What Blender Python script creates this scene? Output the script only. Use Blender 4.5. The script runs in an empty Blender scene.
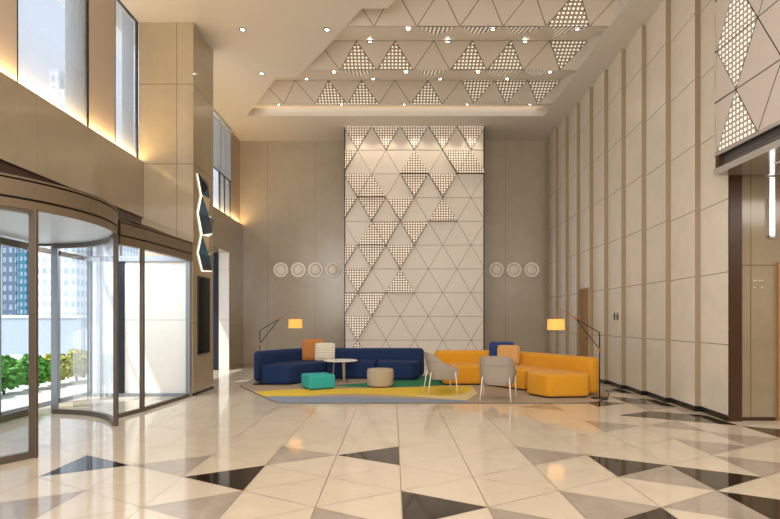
import bpy, bmesh, math, random
from mathutils import Vector, Matrix
random.seed(7)
S = bpy.context.scene
COL = S.collection
CAMH, F = 1.45, 520.0

# ------------------------------------------------------------------ helpers
def lin(h):
    h = h.lstrip('#')
    o = []
    for i in (0, 2, 4):
        c = int(h[i:i+2], 16)/255
        o.append(c/12.92 if c <= .04045 else ((c+.055)/1.055)**2.4)
    return (*o, 1)

def ground(x, y):
    "a point of the floor seen at photo position x, y"
    return ((x-393)*CAMH/(y-320), F*CAMH/(y-320))

class MB:
    def __init__(self):
        self.bm = bmesh.new(); self.uv = self.bm.loops.layers.uv.new('UVMap'); self.manual = set()
    def face(self, vs, mi=0, uv=None):
        f = self.bm.faces.new([self.bm.verts.new(v) for v in vs]); f.material_index = mi
        if uv:
            for l, c in zip(f.loops, uv): l[self.uv].uv = c
            self.manual.add(f)
        return f
    def box(self, x0, x1, y0, y1, z0, z1, mi=0, bev=0):
        r = bmesh.ops.create_cube(self.bm, size=1)
        for v in r['verts']:
            v.co = Vector((x0+(v.co.x+.5)*(x1-x0), y0+(v.co.y+.5)*(y1-y0), z0+(v.co.z+.5)*(z1-z0)))
        fs = {f for v in r['verts'] for f in v.link_faces}
        for f in fs: f.material_index = mi
        if bev:
            es = list({e for v in r['verts'] for e in v.link_edges})
            bmesh.ops.bevel(self.bm, geom=es, offset=bev, segments=3, affect='EDGES', profile=.5)
        return self
    def prism(self, poly, z0, z1, mi=0, bev=0, seg=4):
        a = sum(poly[i][0]*poly[(i+1) % len(poly)][1]-poly[(i+1) % len(poly)][0]*poly[i][1] for i in range(len(poly)))
        if a < 0: poly = poly[::-1]
        lo = [self.bm.verts.new((x, y, z0)) for x, y in poly]; hi = [self.bm.verts.new((x, y, z1)) for x, y in poly]
        n = len(poly); fs = [self.bm.faces.new(lo[::-1]), self.bm.faces.new(hi)]
        for i in range(n): fs.append(self.bm.faces.new((lo[i], lo[(i+1) % n], hi[(i+1) % n], hi[i])))
        for f in fs: f.material_index = mi
        if bev:
            es = list({e for f in fs for e in f.edges})
            bmesh.ops.bevel(self.bm, geom=es, offset=bev, segments=seg, affect='EDGES', profile=.5, clamp_overlap=True)
        return self
    def rprism(self, poly, z0, z1, b, seg=6, mi=0):
        "prism whose top and bottom rims are rounded with radius b"
        a = sum(poly[i][0]*poly[(i+1) % len(poly)][1]-poly[(i+1) % len(poly)][0]*poly[i][1] for i in range(len(poly)))
        if a < 0: poly = poly[::-1]
        n = len(poly); P = [Vector(p) for p in poly]; nrm = []
        for i in range(n):
            d1 = (P[i]-P[i-1]).normalized(); d2 = (P[(i+1) % n]-P[i]).normalized()
            m = (Vector((-d1.y, d1.x))+Vector((-d2.y, d2.x))); m = m.normalized() if m.length > 1e-6 else Vector((-d1.y, d1.x))
            nrm.append(m/max(.6, m.dot(Vector((-d1.y, d1.x)))))
        rings = []
        for j in range(seg+1):
            t = math.pi/2*j/seg; rings.append((b*(1-math.sin(t)), z0+b*(1-math.cos(t))))
        for j in range(seg+1):
            t = math.pi/2*j/seg; rings.append((b*(1-math.cos(t)), z1-b*(1-math.sin(t))))
        V = [[self.bm.verts.new((P[i].x+nrm[i].x*d, P[i].y+nrm[i].y*d, z)) for i in range(n)] for d, z in rings]
        for A, B in zip(V, V[1:]):
            for i in range(n): self.bm.faces.new((A[i], A[(i+1) % n], B[(i+1) % n], B[i])).material_index = mi
        caps = [self.bm.faces.new(V[0][::-1]), self.bm.faces.new(V[-1])]
        bmesh.ops.triangulate(self.bm, faces=caps, ngon_method='EAR_CLIP')
        return self
    def tube(self, pts, r, n=10, mi=0, r1=None):
        pts = [Vector(p) for p in pts]; rings = []
        for i, p in enumerate(pts):
            t = (pts[min(i+1, len(pts)-1)]-pts[max(i-1, 0)]).normalized()
            up = Vector((0, 0, 1)) if abs(t.z) < .95 else Vector((1, 0, 0))
            a = t.cross(up).normalized(); b = t.cross(a)
            rr = r if r1 is None else r+(r1-r)*i/(len(pts)-1)
            rings.append([self.bm.verts.new(p+rr*(math.cos(2*math.pi*k/n)*a+math.sin(2*math.pi*k/n)*b)) for k in range(n)])
        for i in range(len(rings)-1):
            for k in range(n):
                f = self.bm.faces.new((rings[i][k], rings[i][(k+1) % n], rings[i+1][(k+1) % n], rings[i+1][k])); f.material_index = mi; f.smooth = True
        for rg in (rings[0][::-1], rings[-1]): self.bm.faces.new(rg).material_index = mi
        return self
    def lathe(self, prof, cx=0, cy=0, n=40, mi=0, axis='Z', close=False):
        rings = []
        for r, z in prof:
            ring = []
            for k in range(n):
                a = 2*math.pi*k/n; p = (r*math.cos(a), r*math.sin(a), z)
                if axis == 'Y': p = (p[0], z, p[1])
                ring.append(self.bm.verts.new((p[0]+cx, p[1]+(cy if axis == 'Z' else 0), p[2]+(cy if axis == 'Y' else 0))))
            rings.append(ring)
        m = len(rings)
        for i in range(m if close else m-1):
            for k in range(n):
                f = self.bm.faces.new((rings[i][k], rings[i][(k+1) % n], rings[(i+1) % m][(k+1) % n], rings[(i+1) % m][k])); f.material_index = mi; f.smooth = True
        if not close:
            for rg in (rings[0], rings[-1]):
                if (rg[0].co-rg[n//2].co).length > 1e-5: self.bm.faces.new(rg).material_index = mi
        return self
    def build(self, name, mats, parent=None, smooth=False, local=False):
        bm = self.bm
        if not getattr(self, 'nofix', False): bmesh.ops.recalc_face_normals(bm, faces=bm.faces)
        for f in bm.faces:
            if f in self.manual: continue
            n = f.normal; ax = max(range(3), key=lambda i: abs(n[i]))
            for l in f.loops:
                c = l.vert.co
                l[self.uv].uv = (c.x, c.y) if ax == 2 else ((c.y, c.z) if ax == 0 else (c.x, c.z))
            if smooth: f.smooth = True
        if parent is not None and not local:
            bmesh.ops.translate(bm, verts=bm.verts, vec=-Vector(parent['_base'] if '_base' in parent else (0, 0, 0)))
        me = bpy.data.meshes.new(name); bm.to_mesh(me); bm.free()
        if not isinstance(mats, (list, tuple)): mats = [mats]
        for m in mats: me.materials.append(m)
        if smooth:
            try: me.set_sharp_from_angle(angle=math.radians(40))
            except Exception: pass
        o = bpy.data.objects.new(name, me); COL.objects.link(o)
        if parent is not None:
            o.parent = parent
            if '_base' in parent: o['_base'] = parent['_base']
        return o

def tag(o, label, cat, group=None):
    o['label'] = label; o['category'] = cat
    if group: o['group'] = group
    return o
def thing(name, label, cat, loc=(0, 0, 0), rz=0, group=None, world=True):
    o = bpy.data.objects.new(name, None); COL.objects.link(o); o.empty_display_size = .1
    o.location = loc; o.rotation_euler = (0, 0, rz); tag(o, label, cat, group)
    if world: o['_base'] = tuple(loc)
    return o
def struct(o): o['kind'] = 'structure'; return o
def sempty(name, loc=(0, 0, 0)):
    o = bpy.data.objects.new(name, None); COL.objects.link(o); o.location = loc; o['_base'] = tuple(loc); return struct(o)
def copy_tree(o, parent=None):
    c = o.copy(); COL.objects.link(c)
    if parent is not None: c.parent = parent
    for ch in list(o.children): copy_tree(ch, c)
    return c

# ------------------------------------------------------------------ materials
def newmat(name):
    m = bpy.data.materials.new(name); m.use_nodes = True
    nt = m.node_tree; p = nt.nodes['Principled BSDF']; return m, nt, p
def N(nt, t, **kw):
    n = nt.nodes.new(t)
    for k, v in kw.items(): setattr(n, k, v)
    return n
def M(nt, op, a, b=None, c=None):
    n = N(nt, 'ShaderNodeMath', operation=op)
    for i, v in enumerate((a, b, c)):
        if v is None: continue
        if isinstance(v, (int, float)): n.inputs[i].default_value = v
        else: nt.links.new(v, n.inputs[i])
    return n.outputs[0]
def mixc(nt, fac, a, b, blend='MIX'):
    n = N(nt, 'ShaderNodeMix', data_type='RGBA', blend_type=blend)
    if isinstance(fac, (int, float)): n.inputs[0].default_value = fac
    else: nt.links.new(fac, n.inputs[0])
    for i, v in ((6, a), (7, b)):
        if isinstance(v, tuple): n.inputs[i].default_value = v
        else: nt.links.new(v, n.inputs[i])
    return n.outputs[2]
def uvsep(nt):
    u = N(nt, 'ShaderNodeUVMap'); s = N(nt, 'ShaderNodeSeparateXYZ'); nt.links.new(u.outputs[0], s.inputs[0]); return u.outputs[0], s.outputs[0], s.outputs[1]

def plain(name, col, rough=.5, metal=0, spec=.5, noise=0, nscale=8, emit=0, bump=0, bscale=200, sheen=0):
    m, nt, p = newmat(name); c = lin(col)
    p.inputs['Roughness'].default_value = rough; p.inputs['Metallic'].default_value = metal
    p.inputs['Specular IOR Level'].default_value = spec
    tc = N(nt, 'ShaderNodeTexCoord')
    nz = N(nt, 'ShaderNodeTexNoise'); nz.inputs['Scale'].default_value = nscale; nz.inputs['Detail'].default_value = 4
    nt.links.new(tc.outputs['Object'], nz.inputs['Vector'])
    d = tuple(x*(1-noise) for x in c[:3])+(1,); l = tuple(min(1, x*(1+noise)) for x in c[:3])+(1,)
    nt.links.new(mixc(nt, nz.outputs[0], d, l), p.inputs['Base Color'])
    if emit:
        p.inputs['Emission Color'].default_value = c; p.inputs['Emission Strength'].default_value = emit
    if bump:
        n2 = N(nt, 'ShaderNodeTexNoise'); n2.inputs['Scale'].default_value = bscale; nt.links.new(tc.outputs['Object'], n2.inputs['Vector'])
        b = N(nt, 'ShaderNodeBump'); b.inputs['Strength'].default_value = bump; b.inputs['Distance'].default_value = .01
        nt.links.new(n2.outputs[0], b.inputs['Height']); nt.links.new(b.outputs[0], p.inputs['Normal'])
    if sheen: p.inputs['Sheen Weight'].default_value = sheen
    return m

def seammask(nt, c, period, off, w):
    "1 on a line every period metres"
    t = M(nt, 'FRACT', M(nt, 'DIVIDE', M(nt, 'SUBTRACT', c, off-w/2), period))
    return M(nt, 'LESS_THAN', t, w/period)

def stone(name, col, rough=.15, su=0, ou=0, sv=0, ov=0, w=.012, ior=1.6, seam='#6d6150', grain=.10, streak=True):
    m, nt, p = newmat(name); c = lin(col); uv, u, v = uvsep(nt)
    mp = N(nt, 'ShaderNodeMapping'); nt.links.new(uv, mp.inputs[0]); mp.inputs['Scale'].default_value = (1.0, 1.0, 1)
    a = N(nt, 'ShaderNodeTexNoise'); a.inputs['Scale'].default_value = 2.2; a.inputs['Detail'].default_value = 8; a.inputs['Roughness'].default_value = .65; a.inputs['Distortion'].default_value = .6
    nt.links.new(mp.outputs[0], a.inputs['Vector'])
    b = N(nt, 'ShaderNodeTexNoise'); b.inputs['Scale'].default_value = 30; b.inputs['Detail'].default_value = 4; nt.links.new(uv, b.inputs['Vector'])
    f = M(nt, 'ADD', M(nt, 'MULTIPLY', a.outputs[0], .75), M(nt, 'MULTIPLY', b.outputs[0], .25))
    r = N(nt, 'ShaderNodeMapRange'); r.inputs[1].default_value = .3; r.inputs[2].default_value = .7; nt.links.new(f, r.inputs[0])
    d = tuple(x*(1-grain) for x in c[:3])+(1,); l = tuple(min(1, x*(1+grain)) for x in c[:3])+(1,)
    cc = mixc(nt, r.outputs[0], d, l)
    k = None
    if su: k = seammask(nt, u, su, ou, w)
    if sv:
        k2 = seammask(nt, v, sv, ov, w); k = k2 if k is None else M(nt, 'MAXIMUM', k, k2)
    if k is not None: cc = mixc(nt, k, cc, lin(seam))
    nt.links.new(cc, p.inputs['Base Color'])
    p.inputs['Roughness'].default_value = rough; p.inputs['IOR'].default_value = ior
    return m

def perforated(name, col, pitch, hole, light, strength, rough=.45, metal=0):
    "sheet with square back-lit holes on a grid"
    m, nt, p = newmat(name); uv, u, v = uvsep(nt)
    fu = M(nt, 'ABSOLUTE', M(nt, 'SUBTRACT', M(nt, 'FRACT', M(nt, 'DIVIDE', u, pitch)), .5))
    fv = M(nt, 'ABSOLUTE', M(nt, 'SUBTRACT', M(nt, 'FRACT', M(nt, 'DIVIDE', v, pitch)), .5))
    k = M(nt, 'LESS_THAN', M(nt, 'MAXIMUM', fu, fv), hole/2)
    nt.links.new(mixc(nt, k, lin(col), lin(light)), p.inputs['Base Color'])
    p.inputs['Emission Color'].default_value = lin(light)
    nt.links.new(M(nt, 'MULTIPLY', k, strength), p.inputs['Emission Strength'])
    p.inputs['Roughness'].default_value = rough; p.inputs['Metallic'].default_value = metal
    return m

def glass(name, haze=.0, tint='#f4f8f8', refl=.5, grad=None):
    m = bpy.data.materials.new(name); m.use_nodes = True; nt = m.node_tree; nt.nodes.clear()
    out = N(nt, 'ShaderNodeOutputMaterial'); tr = N(nt, 'ShaderNodeBsdfTransparent'); tr.inputs[0].default_value = lin(tint)
    gl = N(nt, 'ShaderNodeBsdfGlossy'); gl.inputs['Roughness'].default_value = .02
    lw = N(nt, 'ShaderNodeFresnel'); lw.inputs[0].default_value = 1.35
    mx = N(nt, 'ShaderNodeMixShader'); nt.links.new(M(nt, 'MULTIPLY', lw.outputs[0], refl), mx.inputs[0]); nt.links.new(tr.outputs[0], mx.inputs[1]); nt.links.new(gl.outputs[0], mx.inputs[2])
    o = mx.outputs[0]
    if haze:
        df = N(nt, 'ShaderNodeBsdfDiffuse'); df.inputs[0].default_value = (.78, .80, .83, 1)
        tl = N(nt, 'ShaderNodeBsdfTranslucent'); tl.inputs[0].default_value = (.5, .52, .55, 1)
        h = N(nt, 'ShaderNodeMixShader'); h.inputs[0].default_value = .5; nt.links.new(df.outputs[0], h.inputs[1]); nt.links.new(tl.outputs[0], h.inputs[2])
        m2 = N(nt, 'ShaderNodeMixShader'); m2.inputs[0].default_value = haze
        if grad:
            uv, u, v = uvsep(nt); mr = N(nt, 'ShaderNodeMapRange'); mr.inputs[1].default_value = grad[0]; mr.inputs[2].default_value = grad[1]; mr.inputs[3].default_value = grad[2]; mr.inputs[4].default_value = haze
            nt.links.new(v, mr.inputs[0]); nt.links.new(mr.outputs[0], m2.inputs[0])
        nt.links.new(o, m2.inputs[1]); nt.links.new(h.outputs[0], m2.inputs[2]); o = m2.outputs[0]
    nt.links.new(o, out.inputs[0])
    return m

MAT = dict(
    ceiling=plain('ceiling paint', '#d8d1c8', .55, noise=.02),
    ceil_tile=plain('metal ceiling tile', '#cfc5b9', .38, spec=.5, noise=.02),
    gap=plain('dark bronze gap', '#5d4c3b', .5),
    ceil_perf=perforated('lit ceiling perforation', '#a89a86', .083, .46, '#fff8ea', .6),
    wall_perf=perforated('lit wall perforation', '#a08a72', .0745, .58, '#fff8ee', .24),
    portal_perf=perforated('lit portal perforation', '#b3a699', .075, .50, '#fffaf0', .7),
    feat=plain('feature wall panel', '#ddd4c9', .45, noise=.03, nscale=2),
    feat_gap=plain('feature wall joint', '#8a7866', .6),
    feat_edge=plain('feature panel edge', '#7c6a56', .6),
    back=stone('polished grey beige stone', '#a99e8c', .2, 1.51, -3.98, 0, 0, .012, 1.6, '#857766', .07),
    right=stone('cream limestone', '#e6ded0', .16, 0, 0, 1.045, .05, .012, 1.5, '#8d7d68', .06),
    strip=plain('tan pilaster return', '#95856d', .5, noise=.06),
    left=stone('tan stone', '#9d8d73', .05, 1.51, .9, 1.06, .22, .01, 1.65, '#8e7b60', .07),
    column=stone('column tan stone', '#a6977d', .08, 2.0, -4.126, 1.52, 1.39, .014, 1.65, '#7f6d54', .09),
    lobby=stone('lift lobby stone', '#8f8068', .15, .45, 5.16, 2.24, 0, .012, 1.6, '#5b4d3c', .10),
    daylit_stone=stone('daylit white stone', '#e9e6e0', .25, 0, 0, 1.45, 0, .012, 1.5, '#b5b0a8', .04),  # daylight falling on the stone put into a white colour
    floor_cream=stone('cream marble', '#d3c5b0', .07, 0, 0, 0, 0, .01, 1.6, '#a08c74', .07),
    floor_grey=stone('grey marble', '#a89c8f', .07, grain=.22, ior=1.6),
    floor_dark=stone('dark brown marble', '#2b221c', .06, grain=.25, ior=1.6),
    grout=plain('floor joint', '#8d7b66', .3),
    black=plain('black metal', '#0d0d0e', .4),
    dark=plain('dark skirting', '#15110d', .35),
    bronze=plain('dark brown jamb', '#40291a', .35, noise=.1),
    door_metal=plain('grey bronze metal', '#6b6157', .38, metal=.6, spec=.5),
    fascia=plain('brushed taupe metal', '#74644f', .4, metal=.35),
    silver=plain('silver underside', '#b4b9c0', .4, metal=.3),
    alu=plain('aluminium frame', '#8e949c', .4, metal=.5),
    wood=plain('oak door', '#a07a4f', .45, noise=.12, nscale=3),
    navy_trim=plain('navy trim', '#070d20', .5),
    glass=glass('clear glass', 0, '#fafcfc', .3),
    hazeglass=glass('upper glazing with glow haze', .25, '#eef4fa', .5, (4.5, 5.5, .6)),  # haze put into the glass, thicker below, to carry the ledge glow
    curtain=plain('grey sheer curtain', '#b9bcc2', .8, noise=.1, nscale=20),
    blind=plain('pale grey blind', '#b9bec4', .8),
    taupe=plain('taupe pier', '#b5a596', .5, noise=.02),
    ledge=plain('ledge', '#c7b79e', .6),
    vent=plain('grey vent', '#6f6d6b', .4, metal=.4),
    portal=plain('portal panel', '#c9beb6', .4, noise=.02),
    portal_frame=plain('pale metal', '#b7b4b0', .3, metal=.4),
    soffit=plain('glossy soffit', '#a8a096', .12, metal=.5),
    light_white=plain('white light strip', '#f3f4ff', .5, emit=3),
    disc=plain('white disc', '#f1eae0', .4, noise=.02),
    disc_in=plain('white disc centre', '#e8dfd3', .45),
    disc_line=plain('disc groove', '#8f8474', .5),
    screen=plain('black screen', '#060505', .1, spec=.25),
    teal_a=plain('deep teal facet', '#173a52', .3), teal_b=plain('blue facet', '#1f5170', .3), teal_c=plain('dark navy facet', '#0e1c28', .3),
    tan_facet=plain('tan facet', '#c9b48e', .4),
    halo=plain('halo light', '#fff6e4', .5, emit=.9),
    ring=plain('downlight ring', '#4b463f', .3, metal=.6), lens=plain('downlight lens', '#ffffff', .3, emit=7),
    led=plain('warm light line', '#ffd9a0', .5, emit=.45),
    sofa_blue=plain('navy wool', '#0b2a58', .85, noise=.14, nscale=30, bump=.25, bscale=260),
    sofa_yellow=plain('yellow wool', '#d9981b', .85, noise=.08, nscale=30, bump=.25, bscale=260, sheen=.1),
    cush_orange=plain('orange cloth', '#c07c40', .85, noise=.1, nscale=30, bump=.3),
    cush_navy=plain('navy cloth', '#1c3a75', .85, noise=.1, nscale=30, bump=.3),
    cush_tan=plain('tan cloth', '#cf9f62', .85, noise=.25, nscale=60, bump=.3),
    teal=plain('teal wool', '#2fa8a5', .85, noise=.06, nscale=30, bump=.2),
    pouf=plain('beige wool', '#b3a48f', .9, noise=.1, nscale=40, bump=.3),
    chair=plain('grey wool', '#a3988c', .88, noise=.06, nscale=40, bump=.2),
    white_metal=plain('white metal', '#eeeae4', .35),
    table=plain('white table top', '#efebe3', .3), table_leg=plain('warm grey metal leg', '#b8ab98', .35, metal=.3),
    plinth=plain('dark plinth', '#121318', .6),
    rug_tan=plain('rug taupe', '#a8957e', .95, noise=.08, nscale=20, bump=.3), rug_blue=plain('rug grey blue', '#7f8b9d', .95, noise=.08, nscale=20, bump=.3),
    rug_yellow=plain('rug yellow', '#d9b838', .95, noise=.08, nscale=20, bump=.3), rug_green=plain('rug green', '#1f7550', .95, noise=.08, nscale=20, bump=.3),
    rug_cream=plain('rug cream', '#d6bf8e', .95, noise=.06, nscale=20, bump=.3),
    rug_dark=plain('rug edge', '#6b6258', .95),
    joint=plain('copper joint', '#c47a45', .35, metal=.6),
    paving=plain('white paving', '#e8e8e6', .7, noise=.03), sunshade_roof=plain('roof slab', '#f1f3f6', .8),
    hedge=plain('hedge leaf', '#4f9a2e', .6, noise=.5, nscale=14), hedge2=plain('yellow hedge leaf', '#b3b53a', .6, noise=.5, nscale=14),
    stem=plain('brown stem', '#4a3826', .8),
)
# lamp shade: warm translucent cloth lit from inside
for nm, col in (('curtain', '#d5d8dc'), ('blind', '#dfe2e4')):
    m, nt, p = newmat(nm+' cloth'); p.inputs['Base Color'].default_value = lin(col); p.inputs['Roughness'].default_value = .9
    tl_ = N(nt, 'ShaderNodeBsdfTranslucent'); tl_.inputs[0].default_value = lin(col); mx_ = N(nt, 'ShaderNodeMixShader'); mx_.inputs[0].default_value = .5
    nt.links.new(p.outputs[0], mx_.inputs[1]); nt.links.new(tl_.outputs[0], mx_.inputs[2]); nt.links.new(mx_.outputs[0], nt.nodes['Material Output'].inputs[0]); MAT[nm] = m
m, nt, p = newmat('lamp shade cloth'); p.inputs['Base Color'].default_value = lin('#e0a14a'); p.inputs['Roughness'].default_value = .9
p.inputs['Emission Color'].default_value = lin('#f2b45c'); p.inputs['Emission Strength'].default_value = .6; MAT['shade'] = m
# striped cream cushion
m, nt, p = newmat('cream striped cloth'); tc = N(nt, 'ShaderNodeTexCoord'); wv = N(nt, 'ShaderNodeTexWave', bands_direction='Z'); wv.inputs['Scale'].default_value = 5; wv.inputs['Distortion'].default_value = 2.5
nt.links.new(tc.outputs['Object'], wv.inputs[0]); nt.links.new(mixc(nt, wv.outputs[1], lin('#c9bda6'), lin('#efe7d8')), p.inputs['Base Color']); p.inputs['Roughness'].default_value = .9; MAT['cush_cream'] = m

def tower_mat(name, wallc, glassc, pu, pv):
    m, nt, p = newmat(name); uv, u, v = uvsep(nt)
    a = M(nt, 'LESS_THAN', M(nt, 'FRACT', M(nt, 'DIVIDE', u, pu)), .55); b = M(nt, 'LESS_THAN', M(nt, 'FRACT', M(nt, 'DIVIDE', v, pv)), .55)
    nz = N(nt, 'ShaderNodeTexNoise'); nz.inputs['Scale'].default_value = .6; nt.links.new(uv, nz.inputs['Vector'])
    g = mixc(nt, nz.outputs[0], lin(glassc), lin('#c4d4e2'))
    nt.links.new(mixc(nt, M(nt, 'MULTIPLY', a, b), lin(wallc), g), p.inputs['Base Color']); p.inputs['Roughness'].default_value = .6
    return m
MAT['tower_a'] = tower_mat('white tower', '#d9dde2', '#7f9ab5', 1.1, 1.7)
MAT['tower_b'] = tower_mat('blue tower', '#5b6b86', '#35506b', 1.0, 1.6)
MAT['tower_c'] = tower_mat('teal tower', '#2f6f86', '#16384c', .7, 1.2)

# ------------------------------------------------------------------ setting: floor
CW, CS, FX, FY = .67, .775, .068, 5.19
def FV(i, j): return (FX+CW*i, FY+CS*(j+(.5 if i % 2 else 0)))
DARK = {(-5, -1, 'R'), (-3, -1, 'L'), (-1, 0, 'L'), (0, -2, 'R'), (3, -1, 'R'), (4, -1, 'R'), (4, -2, 'R'), (2, -3, 'L'), (5, 3, 'L'), (6, 3, 'R'), (6, 2, 'L'), (7, 1, 'R'), (6, 5, 'R'), (6, 4, 'L'), (5, 4, 'R'), (6, 6, 'L'), (6, 8, 'R'),
        (-4, -4, 'L'), (1, -5, 'R'), (-7, -4, 'R')}
GREY = {(-4, -1, 'L'), (-5, -2, 'L'), (-3, -2, 'L'), (-2, 0, 'R'), (-1, -3, 'R'), (1, -3, 'R'), (2, 0, 'R'), (3, -1, 'L'), (2, -2, 'R'), (3, -2, 'L'), (4, 2, 'R'), (5, 2, 'L'), (5, 0, 'R'), (6, 1, 'R'), (5, -1, 'R'), (6, 4, 'R'), (3, 4, 'L'),
        (-2, -5, 'R'), (4, -5, 'L')}
mb = MB(); mb.nofix = True
def ftri(k, vs):
    mi = 2 if k in DARK else 1 if k in GREY else 0
    c = (sum(v[0] for v in vs)/3, sum(v[1] for v in vs)/3)
    d = .0045/.2235
    ins = [(v[0]+(c[0]-v[0])*d, v[1]+(c[1]-v[1])*d) for v in vs]
    if (vs[1][0]-vs[0][0])*(vs[2][1]-vs[0][1])-(vs[1][1]-vs[0][1])*(vs[2][0]-vs[0][0]) < 0: vs = vs[::-1]; ins = ins[::-1]
    off = random.uniform(0, 9)
    mb.face([(*v, 0) for v in ins], mi, [(v[0]+off, v[1]+off) for v in ins])
    for a in range(3):
        b = (a+1) % 3
        mb.face([(*vs[a], 0), (*vs[b], 0), (*ins[b], 0), (*ins[a], 0)], 3)
for i in range(-9, 13):
    for j in range(-13, 16):
        ftri((i, j, 'R'), [FV(i, j), FV(i, j+1), FV(i+1, j if i % 2 == 0 else j+1)])
        ftri((i, j, 'L'), [FV(i+1, j), FV(i+1, j+1), FV(i, j if (i+1) % 2 == 0 else j+1)])
struct(mb.build('floor', [MAT['floor_cream'], MAT['floor_grey'], MAT['floor_dark'], MAT['grout']]))
# outside ground
struct(MB().box(-160, -5.85, -20, 160, -.12, -.02).build('paving', MAT['paving']))

# ------------------------------------------------------------------ ceiling with the zigzag recess
ZC = 7.13; YB = 16.5; XR = 4.79; XL = -4.85
hole = [(-4.07, 14.48), (4.2, 14.48), (4.2, 5.0), (2.95, 5.0), (1.9, 6.87), (1.43, 6.87), (-.11, 9.485), (-.571, 9.485), (-1.44, 10.93), (-2.26, 12.17), (-2.72, 12.17)]
outer = [(5.2, 16.9), (8.4, 16.9), (8.4, -4.2), (-5.26, -4.2), (-5.26, 16.9)]
bm_c = MB(); bm = bm_c.bm
vo = [bm.verts.new((x, y, ZC)) for x, y in outer]; vh = [bm.verts.new((x, y, ZC)) for x, y in hole]
es = [bm.edges.new((vo[i], vo[(i+1) % len(vo)])) for i in range(len(vo))]+[bm.edges.new((vh[i], vh[(i+1) % len(vh)])) for i in range(len(vh))]
bmesh.ops.triangle_fill(bm, use_beauty=True, edges=es)
vt = [bm.verts.new((x, y, ZC+.55)) for x, y in hole]
for i in range(len(hole)):
    k = (i+1) % len(hole); bm.faces.new((vh[i], vh[k], vt[k], vt[i]))
ceil = struct(bm_c.build('ceiling', MAT['ceiling']))
struct(MB().box(-7.0, 8.5, -4.3, 17, 8.1, 8.25).build('sunshade_roof', MAT['sunshade_roof']))  # slab added against light leaks, its overhang to shade the upper windows
struct(MB().box(-4.0, 4.17, 14.45, 14.478, 7.375, 7.392).build('trim_1', MAT['led']))

struct(MB().box(-5.35, -5.26, -4.2, 16.9, ZC, 8.1).build('wall_left_leak_stop', MAT['ceiling']))  # unseen strip added to stop light leaking in above the ceiling
# folded metal ceiling inside the recess
H = lambda h: h+CAMH
vals = [13.70, 11.85, 10.08, 8.30, 6.52]; peaks = [13.08, 11.23, 9.46, 7.70, 5.90]
fold = sempty('ceiling_folded', (0, 10, 7.4))
base = MB(); tiles = MB()
def tri3(mbx, vs, mi=0, ins=.012, drop=(0, 0, 0), uv=None, clip=None):
    vs = [Vector(v) for v in vs]; c = (vs[0]+vs[1]+vs[2])/3
    r = []
    for v in vs:
        d = (v-c); r.append(v-d.normalized()*ins*2+Vector(drop))
    o = r[0]; e1 = (r[1]-r[0]).normalized(); n = (r[1]-r[0]).cross(r[2]-r[0]).normalized()
    ux = Vector((1, 0, 0)) if abs(n.x) < .9 else Vector((0, 1, 0))
    uy = n.cross(ux)
    if clip is not None and max(q.x for q in r) > clip:
        out = []
        for i in range(3):
            a, b = r[i], r[(i+1) % 3]
            if a.x <= clip: out.append(a)
            if (a.x <= clip) != (b.x <= clip): out.append(a.lerp(b, (clip-a.x)/(b.x-a.x)))
        r = out
        if len(r) < 3: return
    mbx.face(r, mi, [(q.dot(ux)+.3, q.dot(uy)+.3) for q in r])
UPP = {0: {-2, -1, 1}, 1: {-1, 0, 2, 3}, 2: {4}, 3: {0, 3}, 4: set()}
DNP = {0: {2, 3, 4}, 1: {4}, 2: set(), 3: set(), 4: set()}
LGP = {1: {-1, 1, 3, 4}, 2: {1, 2, 3, 4}, 3: {2, 4}, 4: set(), 0: set()}
XM, SD = .045, .835
base.face([(-4.6, 14.5, H(5.945)), (4.25, 14.5, H(5.945)), (4.25, vals[0], H(5.69)), (-4.6, vals[0], H(5.69))], 1)
for r in range(5):
    yv, yp = vals[r], peaks[r]; zl, zh = H(5.69), H(6.035)
    base.face([(-4.6, yv, zl+.012), (4.25, yv, zl+.012), (4.25, yp, zh+.012), (-4.6, yp, zh+.012)], 0)
    for k in range(-6, 6):
        a = (XM+SD*k, yp, zh); b0 = (XM+SD*(k-.5), yv, zl); b1 = (XM+SD*(k+.5), yv, zl); a1 = (XM+SD*(k+1), yp, zh)
        for tri, perf in (([b0, b1, a], k in UPP[r]), ([a, a1, b1], k in DNP[r])):
            if min(q[0] for q in tri) > 4.2: continue
            if perf:
                q = MB(); tri3(q, tri, 0, .009, (0, -.004, -.004), clip=4.2); q.build('perforated_panel', MAT['ceil_perf'], fold)
            else: tri3(tiles, tri, 0, .007, clip=4.2)
    if r+1 < 5:   # long slope from this peak down to the next valley
        y2 = vals[r+1]
        base.face([(-4.6, yp, zh), (4.25, yp, zh), (4.25, y2, zl), (-4.6, y2, zl)], 1)
        for k in range(-6, 6):
            t = .58
            if k in LGP[r+1]:
                tri = [(XM+SD*(k-.5), y2, zl-.006), (XM+SD*(k+.5), y2, zl-.006), (XM+SD*k, y2+(yp-y2)*t, zl+(zh-zl)*t-.006)]
                q = MB(); tri3(q, tri, 0, .01, clip=4.2); q.build('perforated_panel', MAT['ceil_perf'], fold)
base.nofix = True; tiles.nofix = True
base.build('folded_backing', [MAT['gap'], plain('brightened fold face', '#e3dace', .3)], fold)  # fold face painted paler to make up for light it misses
tiles.build('metal_tile', MAT['ceil_tile'], fold)

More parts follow.
